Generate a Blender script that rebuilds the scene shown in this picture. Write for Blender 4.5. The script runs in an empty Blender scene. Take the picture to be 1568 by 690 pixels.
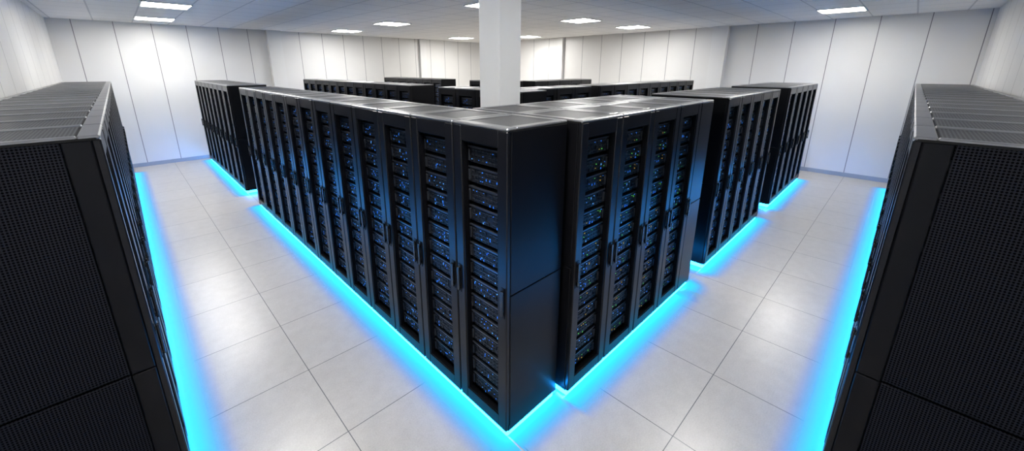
import bpy, bmesh, math, random
from mathutils import Vector, Matrix
random.seed(7)
scene=bpy.context.scene
scene.view_settings.view_transform='Standard'
COL=scene.collection
# ------------------------------------------------------------- materials
def new_mat(name):
    m=bpy.data.materials.new(name); m.use_nodes=True
    nt=m.node_tree; b=nt.nodes['Principled BSDF']
    return m,nt,b
def N(nt,t,**k):
    n=nt.nodes.new(t)
    for a,v in k.items(): setattr(n,a,v)
    return n
def plain(name,col,rough=.4,metal=0,spec=.5,var=.0,scale=30):
    m,nt,b=new_mat(name)
    b.inputs['Roughness'].default_value=rough; b.inputs['Metallic'].default_value=metal
    b.inputs['Specular IOR Level'].default_value=spec
    if var>0:
        tc=N(nt,'ShaderNodeTexCoord'); no=N(nt,'ShaderNodeTexNoise'); no.inputs['Scale'].default_value=scale
        no.inputs['Detail'].default_value=4
        nt.links.new(tc.outputs['Object'],no.inputs['Vector'])
        r=N(nt,'ShaderNodeValToRGB')
        r.color_ramp.elements[0].position=.3; r.color_ramp.elements[1].position=.7
        r.color_ramp.elements[0].color=(*[c*(1-var) for c in col],1); r.color_ramp.elements[1].color=(*[min(1,c*(1+var)) for c in col],1)
        nt.links.new(no.outputs['Fac'],r.inputs['Fac']); nt.links.new(r.outputs['Color'],b.inputs['Base Color'])
    else: b.inputs['Base Color'].default_value=(*col,1)
    return m
def emis(name,col,s):
    m,nt,b=new_mat(name)
    b.inputs['Base Color'].default_value=(*[c*.5 for c in col],1)
    b.inputs['Emission Color'].default_value=(*col,1); b.inputs['Emission Strength'].default_value=s
    return m
def math_node(nt,op,a,b=None,c=None):
    n=N(nt,'ShaderNodeMath',operation=op)
    for i,v in enumerate((a,b,c)):
        if v is None: continue
        if isinstance(v,(int,float)): n.inputs[i].default_value=v
        else: nt.links.new(v,n.inputs[i])
    return n.outputs[0]
def line_mask(nt,coord,pitch,off,half):
    """1 on a line of half width `half` every `pitch`."""
    a=math_node(nt,'SUBTRACT',coord,off)
    a=math_node(nt,'DIVIDE',a,pitch)
    a=math_node(nt,'FRACT',a)
    a=math_node(nt,'SUBTRACT',a,.5)
    a=math_node(nt,'ABSOLUTE',a)
    a=math_node(nt,'SUBTRACT',.5,a)
    return math_node(nt,'LESS_THAN',a,half/pitch)
def perforated(name,base,hole,pitch,rough=.4,metal=.3,axes=(0,1),spec=.5):
    m,nt,b=new_mat(name)
    tc=N(nt,'ShaderNodeTexCoord'); s=N(nt,'ShaderNodeSeparateXYZ'); nt.links.new(tc.outputs['Object'],s.inputs[0])
    u=s.outputs[axes[0]]; v=s.outputs[axes[1]]
    k=2*math.pi/pitch
    a=math_node(nt,'ADD',u,v); c=math_node(nt,'SUBTRACT',u,v)
    a=math_node(nt,'SINE',math_node(nt,'MULTIPLY',a,k*.7)); c=math_node(nt,'SINE',math_node(nt,'MULTIPLY',c,k*.7))
    h=math_node(nt,'GREATER_THAN',math_node(nt,'MULTIPLY',a,c),.12)
    mx=N(nt,'ShaderNodeMix',data_type='RGBA')
    nt.links.new(h,mx.inputs['Factor'])
    mx.inputs['A'].default_value=(*base,1); mx.inputs['B'].default_value=(*hole,1)
    nt.links.new(mx.outputs['Result'],b.inputs['Base Color'])
    nt.links.new(math_node(nt,'MULTIPLY_ADD',math_node(nt,'SUBTRACT',1,h),spec*.6,spec*.4),b.inputs['Specular IOR Level'])
    b.inputs['Roughness'].default_value=rough; b.inputs['Metallic'].default_value=metal
    return m
M={}
M['body']=plain('rack_black_paint',(.004,.004,.005),.33,0,.18,.15,8)
M['door']=plain('rack_door_paint',(.006,.006,.0072),.28,0,.32,.15,8)
M['top']=plain('rack_top_metal',(.26,.26,.265),.34,.7,.5,.1,5)
M['topmesh']=perforated('rack_top_perforated',(.095,.095,.098),(.012,.012,.013),.018,.42,.15,spec=.35)
M['gap']=plain('rack_top_gap',(.006,.006,.006),.6,0,.2)
M['sidemesh']=perforated('rack_side_perforated',(.013,.014,.018),(.001,.001,.0015),.016,.5,0,axes=(1,2),spec=.07)
M['inside']=plain('rack_interior',(.003,.003,.004),.6,0,.2)
M['server']=plain('server_faceplate',(.016,.018,.022),.4,.3,.4,.2,40)
M['bay']=plain('drive_bay',(.034,.037,.045),.35,.5)
M['ledge']=plain('server_ledge',(.10,.108,.125),.3,.8)
M['handle']=plain('door_handle',(.004,.004,.005),.25,.1,.7)
M['blue']=emis('led_blue',(.03,.24,1),.95)
M['cyanled']=emis('led_pale_blue',(.12,.45,1),.9)
M['green']=emis('led_green',(.15,.9,.12),.7)
M['amber']=emis('led_amber',(1,.6,.05),.5)
M['strip']=emis('led_strip_cyan',(.008,.30,1),46)
M['panel_light']=emis('led_panel_diffuser',(1,.985,.95),56)
M['trimw']=plain('white_metal',(.75,.75,.75),.4)
# painted underglow spill on the floor: emissive cyan, fading out away from the LEDs
m,nt,b=new_mat('painted_floor_glow'); M['glow_paint']=m
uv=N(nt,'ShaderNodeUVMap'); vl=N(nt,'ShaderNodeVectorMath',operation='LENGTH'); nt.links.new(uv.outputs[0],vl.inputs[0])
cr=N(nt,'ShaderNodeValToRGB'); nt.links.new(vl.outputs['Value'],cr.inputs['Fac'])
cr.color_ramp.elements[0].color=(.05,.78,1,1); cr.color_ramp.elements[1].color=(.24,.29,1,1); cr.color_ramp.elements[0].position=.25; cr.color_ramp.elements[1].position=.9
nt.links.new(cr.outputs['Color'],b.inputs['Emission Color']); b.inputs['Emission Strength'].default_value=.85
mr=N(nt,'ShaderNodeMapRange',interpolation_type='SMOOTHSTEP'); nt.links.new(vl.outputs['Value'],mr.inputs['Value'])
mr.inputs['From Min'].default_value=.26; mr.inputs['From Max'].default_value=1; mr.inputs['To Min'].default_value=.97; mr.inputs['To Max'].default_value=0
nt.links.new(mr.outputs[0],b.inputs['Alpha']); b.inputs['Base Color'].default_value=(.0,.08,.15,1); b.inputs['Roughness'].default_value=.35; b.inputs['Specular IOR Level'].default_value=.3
ORDER=['body','door','top','topmesh','sidemesh','inside','server','bay','ledge','handle','blue','cyanled','green','amber','gap']
# ------------------------------------------------------------- mesh helpers
class MB:
    def __init__(s,mats): s.v=[];s.f=[];s.m=[];s.mats=mats
    def box(s,x0,x1,y0,y1,z0,z1,mat,ch=0):
        mi=s.mats.index(mat)
        if ch<=0:
            b=len(s.v)
            s.v+=[(x0,y0,z0),(x1,y0,z0),(x1,y1,z0),(x0,y1,z0),(x0,y0,z1),(x1,y0,z1),(x1,y1,z1),(x0,y1,z1)]
            for q in ((0,3,2,1),(4,5,6,7),(0,1,5,4),(1,2,6,5),(2,3,7,6),(3,0,4,7)):
                s.f.append([b+i for i in q]); s.m.append(mi)
            return
        bm=bmesh.new(); bmesh.ops.create_cube(bm,size=1)
        for v in bm.verts:
            v.co=Vector((x0+(v.co.x+.5)*(x1-x0),y0+(v.co.y+.5)*(y1-y0),z0+(v.co.z+.5)*(z1-z0)))
        bmesh.ops.bevel(bm,geom=list(bm.edges),offset=ch,segments=1,affect='EDGES',profile=.5)
        b=len(s.v); bm.verts.index_update()
        s.v+=[tuple(v.co) for v in bm.verts]
        for f in bm.faces: s.f.append([b+v.index for v in f.verts]); s.m.append(mi)
        bm.free()
    def mesh(s,name):
        me=bpy.data.meshes.new(name); me.from_pydata(s.v,[],s.f)
        for k in s.mats: me.materials.append(M[k])
        me.polygons.foreach_set('material_index',s.m); me.update(); return me
def obj(name,me,loc=(0,0,0),rz=0):
    o=bpy.data.objects.new(name,me); COL.objects.link(o); o.location=loc; o.rotation_euler=(0,0,rz); return o
ST,TR,BR=.076,.088,.088
def servers(mb,w,d,seed,palette,n=14,x0=ST,x1=None,z0=.17,z1=1.90):
    rnd=random.Random(seed)
    if x1 is None: x1=w-x0
    pitch=(z1-z0)/n
    mb.box(x0-.02,x0+.012,.05,.075,z0,z1,'body'); mb.box(x1-.012,x1+.02,.05,.075,z0,z1,'body')
    a=x0+.014; b=x1-.014
    for i in range(n):
        z=z0+i*pitch
        hh=pitch*.82
        mb.box(a,b,.055,.40,z,z+hh,'server',.003)
        mb.box(a-.004,b+.004,.046,.056,z+hh-.010,z+hh,'ledge')
        mb.box(a,a+.016,.040,.056,z+.012,z+hh-.02,'bay',.002)
        mb.box(b-.016,b,.040,.056,z+.012,z+hh-.02,'bay',.002)
        rows=3; cols=8; ww=(b-a-.044)/cols; rh=(hh-.020)/rows
        for r in range(rows):
            for c in range(cols):
                xx=a+.022+c*ww; zz=z+.004+r*rh
                if rnd.random()<.12: continue
                mb.box(xx+.002,xx+ww-.002,.048,.056,zz+.002,zz+rh-.003,'bay')
                mb.box(xx+.005,xx+ww-.008,.0465,.0485,zz+.006,zz+rh*.5,'inside')
                mid=1-abs(c-3.5)/5
                if rnd.random()<.36*mid:
                    k=rnd.choice(palette); s=rnd.choice((.0035,.0045,.006))
                    lx=xx+ww*rnd.choice((.3,.55,.8)); lz=zz+rh*.7
                    mb.box(lx-s/2,lx+s/2,.045,.049,lz-s/2,lz+s/2,k)
                if rnd.random()<.15*mid:
                    k=rnd.choice(palette)
                    lx=xx+ww*.4; lz=zz+rh*.3
                    mb.box(lx-.002,lx+.002,.045,.049,lz-.006,lz+.006,k)
def rack_mesh(name,w=.477,d=.55,seed=1,palette=('blue',),split=1.03,near=False,blank=False):
    H=2.022 if near else 2.0
    mb=MB(ORDER); g=.002
    X0=g; X1=w-g; zb=.055; t=.018
    mb.box(X0+.045,X1-.045,.045,d-.045,0,zb+.002,'inside')
    mb.box(X0,X1,.02,d,zb,zb+.04,'body')
    for xa,xb in ((X0,X0+t),(X1-t,X1)):
        if near:
            mb.box(xa,xb,.03,.118,zb,split-.003,'body',.004)
            mb.box(xa,xb,.03,.118,split+.003,H-.02,'body',.004)
            ins=.006
            xs=(xa+ins,xb) if xa==X0 else (xa,xb-ins)
            mb.box(xs[0],xs[1],.122,d,zb,split-.005,'sidemesh',.003)
            mb.box(xs[0],xs[1],.122,d,split+.005,H-.02,'sidemesh',.003)
        else:
            mb.box(xa,xb,.03,d,zb,split-.003,'body',.003)
            mb.box(xa,xb,.03,d,split+.003,H-.02,'body',.003)
    mb.box(X0+t,X1-t,d-.02,d,zb,H-.02,'body')
    zt=H-.022
    mb.box(X0,X1,.012,d,zt,H-.010,'gap',.002)
    fr=.055 if not near else .038; ff=.07
    mb.box(X0+.0015,X1-.0015,.0,ff,H-.018,H,'top',.006)
    mb.box(X0+.0015,X1-.0015,d-fr,d,H-.014,H,'top',.004)
    mb.box(X0+.0015,X0+fr,ff+.001,d-fr-.001,H-.014,H,'top',.004)
    mb.box(X1-fr,X1-.0015,ff+.001,d-fr-.001,H-.014,H,'top',.004)
    mb.box(X0+fr+.008,X1-fr-.008,ff+.009,d-fr-.009,H-.014,H-.004,'topmesh')
    if blank:
        mb.box(X0,X1,0,.03,zb,split-.003,'door',.004)
        mb.box(X0,X1,0,.03,split+.003,H-.018,'door',.004)
        return mb.mesh(name)
    st=ST; tr=TR; br=BR
    z0=zb; z1=H-.018
    mb.box(X0+.003,X0+st,0,.03,z0,z1,'door',.005)
    mb.box(X1-st,X1-.003,0,.03,z0,z1,'door',.005)
    mb.box(X0+st-.002,X1-st+.002,.002,.03,z1-tr,z1,'door',.002)
    mb.box(X0+st-.002,X1-st+.002,.002,.03,z0,z0+br,'door',.002)
    mb.box(X0+st,X0+st+.008,.008,.04,z0+br,z1-tr,'body'); mb.box(X1-st-.008,X1-st,.008,.04,z0+br,z1-tr,'body')
    mb.box(X0+st,X1-st,.008,.04,z0+br,z0+br+.008,'body'); mb.box(X0+st,X1-st,.008,.04,z1-tr-.008,z1-tr,'body')
    for hx in (X0+.030,X1-.030):
        mb.box(hx-.011,hx+.011,-.020,-.008,.90,1.07,'handle',.003)
        mb.box(hx-.008,hx+.008,-.010,.002,.91,.93,'handle'); mb.box(hx-.008,hx+.008,-.010,.002,1.04,1.06,'handle')
        mb.box(hx-.014,hx+.014,-.003,.002,.885,1.085,'body',.001)
    mb.box(X0+t,X1-t,.41,.43,zb,H-.03,'inside')
    servers(mb,w,d,seed,palette,14,z0=zb+br+.02,z1=z1-tr-.012)
    return mb.mesh(name)
BL=('blue','blue','blue','cyanled')
GR=('green','amber','blue','blue','cyanled')
W=.464
main=[rack_mesh('rack_blue_%d'%i,W,.50,10+i,BL) for i in range(3)]
back=[rack_mesh('rack_back_%d'%i,.475,.50,20+i,BL) for i in range(1)]
grn=[rack_mesh('rack_green_%d'%i,.475,.50,30+i,GR if i==0 else ('blue','blue','blue','green','cyanled')) for i in range(2)]
cool=rack_mesh('cooling_mesh',.30,.50,1,blank=True,split=1.0)
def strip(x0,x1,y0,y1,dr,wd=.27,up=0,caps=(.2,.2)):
    """LED bar + painted floor glow (with rounded-off ends) on the outward side `dr`."""
    mb=MB(['strip','glow_paint']); mb.box(x0,x1,y0,y1,.006,.050,'strip')
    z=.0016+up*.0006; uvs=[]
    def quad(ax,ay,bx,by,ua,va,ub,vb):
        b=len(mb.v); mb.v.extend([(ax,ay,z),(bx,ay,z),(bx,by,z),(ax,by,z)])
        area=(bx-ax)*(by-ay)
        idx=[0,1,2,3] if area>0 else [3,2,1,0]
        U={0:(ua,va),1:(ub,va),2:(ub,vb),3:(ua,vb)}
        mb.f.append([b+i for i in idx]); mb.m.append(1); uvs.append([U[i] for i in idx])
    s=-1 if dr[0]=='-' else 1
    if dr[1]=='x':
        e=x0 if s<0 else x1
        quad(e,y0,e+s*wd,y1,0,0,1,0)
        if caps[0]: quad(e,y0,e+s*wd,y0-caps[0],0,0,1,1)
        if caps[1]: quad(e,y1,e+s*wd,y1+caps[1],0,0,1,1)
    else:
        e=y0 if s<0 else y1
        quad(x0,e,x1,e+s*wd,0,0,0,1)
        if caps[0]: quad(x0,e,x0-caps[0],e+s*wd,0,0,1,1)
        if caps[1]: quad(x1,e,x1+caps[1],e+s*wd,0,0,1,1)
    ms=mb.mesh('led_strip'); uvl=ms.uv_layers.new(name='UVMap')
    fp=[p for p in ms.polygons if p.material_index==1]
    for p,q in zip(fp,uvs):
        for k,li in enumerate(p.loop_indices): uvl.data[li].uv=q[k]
    obj('led_strip_and_glow',ms)  # LED bar together with its painted glow on the floor
R90=math.pi/2
def row(face,front,start,n,w,d,meshes,strips='f',name='server_rack',swd=.25,c0=None):
    for i in range(n):
        me=meshes[(i*2+i//3)%len(meshes)]
        s=start+i*w
        if face=='-x': obj(name,me,(front,s+w,0),-R90)
        if face=='+x': obj(name,me,(front,s,0),R90)
        if face=='-y': obj(name,me,(s,front,0),0)
        if face=='+y': obj(name,me,(s+w,front,0),math.pi)
    e=start+n*w; a=.018; th=.012
    if c0 is None: c0=swd if 's' in strips else .2
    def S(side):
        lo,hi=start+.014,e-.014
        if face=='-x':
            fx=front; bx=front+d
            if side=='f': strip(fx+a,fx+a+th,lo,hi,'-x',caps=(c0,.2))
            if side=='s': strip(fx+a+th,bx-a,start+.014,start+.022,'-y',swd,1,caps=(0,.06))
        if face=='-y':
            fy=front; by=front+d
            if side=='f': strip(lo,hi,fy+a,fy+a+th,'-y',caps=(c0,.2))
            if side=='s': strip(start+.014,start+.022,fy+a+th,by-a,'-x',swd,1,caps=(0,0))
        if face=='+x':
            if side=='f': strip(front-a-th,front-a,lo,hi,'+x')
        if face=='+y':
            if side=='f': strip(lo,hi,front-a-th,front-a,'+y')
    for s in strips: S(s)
X1=1.364; Y1=1.365; Y2=1.292
row('-x',X1,Y1,13,W,.50,main,'fs')
row('-y',Y2,1.905,4,.475,.50,grn,'fs',swd=.035,c0=.08)
cx=1.905+4*.475
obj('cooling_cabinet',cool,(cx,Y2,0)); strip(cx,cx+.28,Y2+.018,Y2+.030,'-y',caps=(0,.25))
row('-y',Y2+.505,1.905,4,.475,.50,back,'')
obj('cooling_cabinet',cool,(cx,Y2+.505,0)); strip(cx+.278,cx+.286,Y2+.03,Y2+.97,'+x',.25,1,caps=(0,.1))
row('-y',Y2,4.57,5,.457,.85,[rack_mesh('rack_deep_%d'%i,.457,.85,50+i,BL) for i in range(2)],'fs')
row('-y',Y2,7.57,5,.493,.85,[rack_mesh('rack_deep_c',.493,.85,55,BL)],'fs')
row('-x',X1,8.35,8,.488,.62,[rack_mesh('rack_deepL_%d'%i,.488,.62,60+i,BL) for i in range(2)],'fs')
row('+x',-.095,2.35,20,.473,.71,[rack_mesh('rack_left_%d'%i,.473,.71,70+i,BL,split=.86,near=True) for i in range(2)],'f')
row('+y',-.050,2.33,17,.476,.69,[rack_mesh('rack_right_%d'%i,.476,.69,80+i,BL,split=.86,near=True) for i in range(2)],'f')
row('-x',3.70,6.15,12,.464,.50,main,'f')
row('-x',3.70,3.45,4,.464,.50,main,'')
row('-x',6.4,9.0,7,.464,.50,main,'f')
row('-x',6.4,6.4,3,.464,.50,main,'f')
row('-y',3.80,4.4,3,.475,.50,grn,'')
row('-y',3.80,6.1,9,.475,.50,grn,'f')
row('-y',6.2,7.1,5,.475,.50,grn,'f')
# ------------------------------------------------------------- room
XA,XB,YA,YB,HC=-.83,11.07,-.80,12.55,3.284
G=.747
def shell(name,lo,hi,mat):
    bm=bmesh.new(); bmesh.ops.create_cube(bm,size=1)
    for v in bm.verts:
        v.co=Vector([lo[i]+(v.co[i]+.5)*(hi[i]-lo[i]) for i in range(3)])
    me=bpy.data.meshes.new(name); bm.to_mesh(me); bm.free(); me.materials.append(mat); return obj(name,me)
fm,nt,b=new_mat('raised_floor_tiles')
tc=N(nt,'ShaderNodeTexCoord'); s=N(nt,'ShaderNodeSeparateXYZ'); nt.links.new(tc.outputs['Object'],s.inputs[0])
lx=line_mask(nt,s.outputs[0],G,.663,.0028); ly=line_mask(nt,s.outputs[1],G,2.878,.0028)
ln=math_node(nt,'MAXIMUM',lx,ly)
n1=N(nt,'ShaderNodeTexNoise'); n1.inputs['Scale'].default_value=9; n1.inputs['Detail'].default_value=8; n1.inputs['Roughness'].default_value=.7
n2=N(nt,'ShaderNodeTexNoise'); n2.inputs['Scale'].default_value=110; n2.inputs['Detail'].default_value=3
for q in (n1,n2): nt.links.new(tc.outputs['Object'],q.inputs['Vector'])
mixv=math_node(nt,'ADD',math_node(nt,'MULTIPLY',n1.outputs['Fac'],.5),math_node(nt,'MULTIPLY',n2.outputs['Fac'],.5))
cr=N(nt,'ShaderNodeValToRGB'); nt.links.new(mixv,cr.inputs['Fac'])
cr.color_ramp.elements[0].position=.33; cr.color_ramp.elements[0].color=(.48,.455,.435,1)
cr.color_ramp.elements[1].position=.66; cr.color_ramp.elements[1].color=(.605,.58,.555,1)
fx=math_node(nt,'FLOOR',math_node(nt,'DIVIDE',math_node(nt,'SUBTRACT',s.outputs[0],.663),G)); fy=math_node(nt,'FLOOR',math_node(nt,'DIVIDE',math_node(nt,'SUBTRACT',s.outputs[1],2.878),G))
cb=N(nt,'ShaderNodeCombineXYZ'); nt.links.new(fx,cb.inputs[0]); nt.links.new(fy,cb.inputs[1])
wn=N(nt,'ShaderNodeTexWhiteNoise'); nt.links.new(cb.outputs[0],wn.inputs['Vector'])
tint=math_node(nt,'MULTIPLY_ADD',wn.outputs['Value'],.05,.96)
hs=N(nt,'ShaderNodeHueSaturation'); nt.links.new(cr.outputs['Color'],hs.inputs['Color']); nt.links.new(tint,hs.inputs['Value'])
mx=N(nt,'ShaderNodeMix',data_type='RGBA'); nt.links.new(ln,mx.inputs['Factor']); nt.links.new(hs.outputs['Color'],mx.inputs['A']); mx.inputs['B'].default_value=(.12,.12,.13,1)
nt.links.new(mx.outputs['Result'],b.inputs['Base Color'])
b.inputs['Roughness'].default_value=.28
bp=N(nt,'ShaderNodeBump'); bp.inputs['Strength'].default_value=.2; bp.inputs['Distance'].default_value=.003
nt.links.new(math_node(nt,'SUBTRACT',n2.outputs['Fac'],ln),bp.inputs['Height']); nt.links.new(bp.outputs[0],b.inputs['Normal'])
shell('floor',(XA-.1,YA-.1,-.1),(XB+.1,YB+.1,0),fm)
def wall_mat(name,axis,pitch,off):
    m,nt,b=new_mat(name)
    tc=N(nt,'ShaderNodeTexCoord'); s=N(nt,'ShaderNodeSeparateXYZ'); nt.links.new(tc.outputs['Object'],s.inputs[0])
    l=line_mask(nt,s.outputs[axis],pitch,off,.006)
    no=N(nt,'ShaderNodeTexNoise'); no.inputs['Scale'].default_value=1.5; nt.links.new(tc.outputs['Object'],no.inputs['Vector'])
    cr=N(nt,'ShaderNodeValToRGB'); cr.color_ramp.elements[0].color=(.72,.71,.695,1); cr.color_ramp.elements[1].color=(.78,.77,.755,1)
    nt.links.new(no.outputs['Fac'],cr.inputs['Fac'])
    mx=N(nt,'ShaderNodeMix',data_type='RGBA'); nt.links.new(l,mx.inputs['Factor']); nt.links.new(cr.outputs['Color'],mx.inputs['A']); mx.inputs['B'].default_value=(.18,.18,.19,1)
    nt.links.new(mx.outputs['Result'],b.inputs['Base Color']); b.inputs['Roughness'].default_value=.35
    bp=N(nt,'ShaderNodeBump'); bp.invert=True; bp.inputs['Strength'].default_value=.5; bp.inputs['Distance'].default_value=.005
    nt.links.new(l,bp.inputs['Height']); nt.links.new(bp.outputs[0],b.inputs['Normal'])
    return m
wx=wall_mat('wall_panels_x',0,.64,.17); wy=wall_mat('wall_panels_y',1,.70,.66)
shell('wall_back_left',(XA-.1,YB,0),(XB+.1,YB+.1,HC),wx)
shell('wall_back_right',(XB,YA-.1,0),(XB+.1,YB,HC),wy)
shell('wall_left',(XA-.1,YA,0),(XA,YB,HC),wy)
shell('wall_right',(XA-.1,YA-.1,0),(XB,YA,HC),wx)
bbm=plain('baseboard_grey',(.35,.38,.43),.35,.3)
shell('baseboard_back_left',(XA,YB-.015,0),(XB,YB,.09),bbm)
shell('baseboard_back_right',(XB-.015,YA,0),(XB,YB-.02,.09),bbm)
pm=plain('pilaster_white',(.77,.765,.755),.4)
shell('trim_1',(3.15,YB-.16,0),(3.50,YB,HC),pm)
shell('trim_2',(XB-.16,3.35,0),(XB,3.70,HC),pm)
shell('trim_3',(8.0,YB-.10,0),(8.25,YB,HC),pm)
shell('trim_4',(XB-.10,8.4,0),(XB,8.6,HC),pm)
cm,nt,b=new_mat('ceiling_tiles')
tc=N(nt,'ShaderNodeTexCoord'); s=N(nt,'ShaderNodeSeparateXYZ'); nt.links.new(tc.outputs['Object'],s.inputs[0])
ln=math_node(nt,'MAXIMUM',line_mask(nt,s.outputs[0],.62,.49,.011),line_mask(nt,s.outputs[1],.62,.79,.011))
no=N(nt,'ShaderNodeTexNoise'); no.inputs['Scale'].default_value=60; no.inputs['Detail'].default_value=6; nt.links.new(tc.outputs['Object'],no.inputs['Vector'])
cr=N(nt,'ShaderNodeValToRGB'); cr.color_ramp.elements[0].position=.35; cr.color_ramp.elements[0].color=(.85,.83,.80,1); cr.color_ramp.elements[1].position=.65; cr.color_ramp.elements[1].color=(.93,.91,.88,1)
nt.links.new(no.outputs['Fac'],cr.inputs['Fac'])
mx=N(nt,'ShaderNodeMix',data_type='RGBA'); nt.links.new(ln,mx.inputs['Factor']); nt.links.new(cr.outputs['Color'],mx.inputs['A']); mx.inputs['B'].default_value=(.62,.61,.60,1)
nt.links.new(mx.outputs['Result'],b.inputs['Base Color']); b.inputs['Roughness'].default_value=.7
shell('ceiling',(XA-.1,YA-.1,HC),(XB+.1,YB+.1,HC+.1),cm)
M['col']=plain('column_white',(.90,.90,.89),.45)
mb=MB(['col']); mb.box(-.14,.14,-.14,.14,0,HC,'col',.008); obj('column',mb.mesh('column'),(2.64,2.75,0),0)
def panel(x,y):
    mb=MB(['trimw','panel_light']); h=.30
    for a in ((-h-.02,h+.02,-h-.02,-h),(-h-.02,h+.02,h,h+.02),(-h-.02,-h,-h,h),(h,h+.02,-h,h)):
        mb.box(a[0],a[1],a[2],a[3],-.018,0,'trimw')
    mb.box(-h,h,-h,h,-.010,0,'panel_light')
    obj('ceiling_light_panel',mb.mesh('led_panel'),(x,y,HC-.0005))
for x,y in ((.8,8.7),(.8,11.2),(4.8,11.1),(4.8,8.6),(4.6,5.0),(8.7,11.0),(9.9,9.0),(7.4,5.2),(9.5,5.1),(9.4,1.1),
            (.8,4.9),(.8,1.1),(4.8,1.1)):  # panels out of view, added on the same grid for lighting
    panel(x,y)
w=bpy.data.worlds.new('world'); scene.world=w; w.use_nodes=True
w.node_tree.nodes['Background'].inputs['Color'].default_value=(.8,.85,.9,1); w.node_tree.nodes['Background'].inputs['Strength'].default_value=.3
cam=bpy.data.cameras.new('camera'); co=bpy.data.objects.new('camera',cam); COL.objects.link(co)
co.location=(0,0,2.294); co.rotation_euler=(math.radians(90-15.527),0,math.radians(45.906-90))
cam.sensor_width=36; cam.lens=591.5/1568*36
cam.shift_x=-(768.6-784)/1568; cam.shift_y=-(345-268.4)/1568; cam.clip_start=.02
scene.camera=co
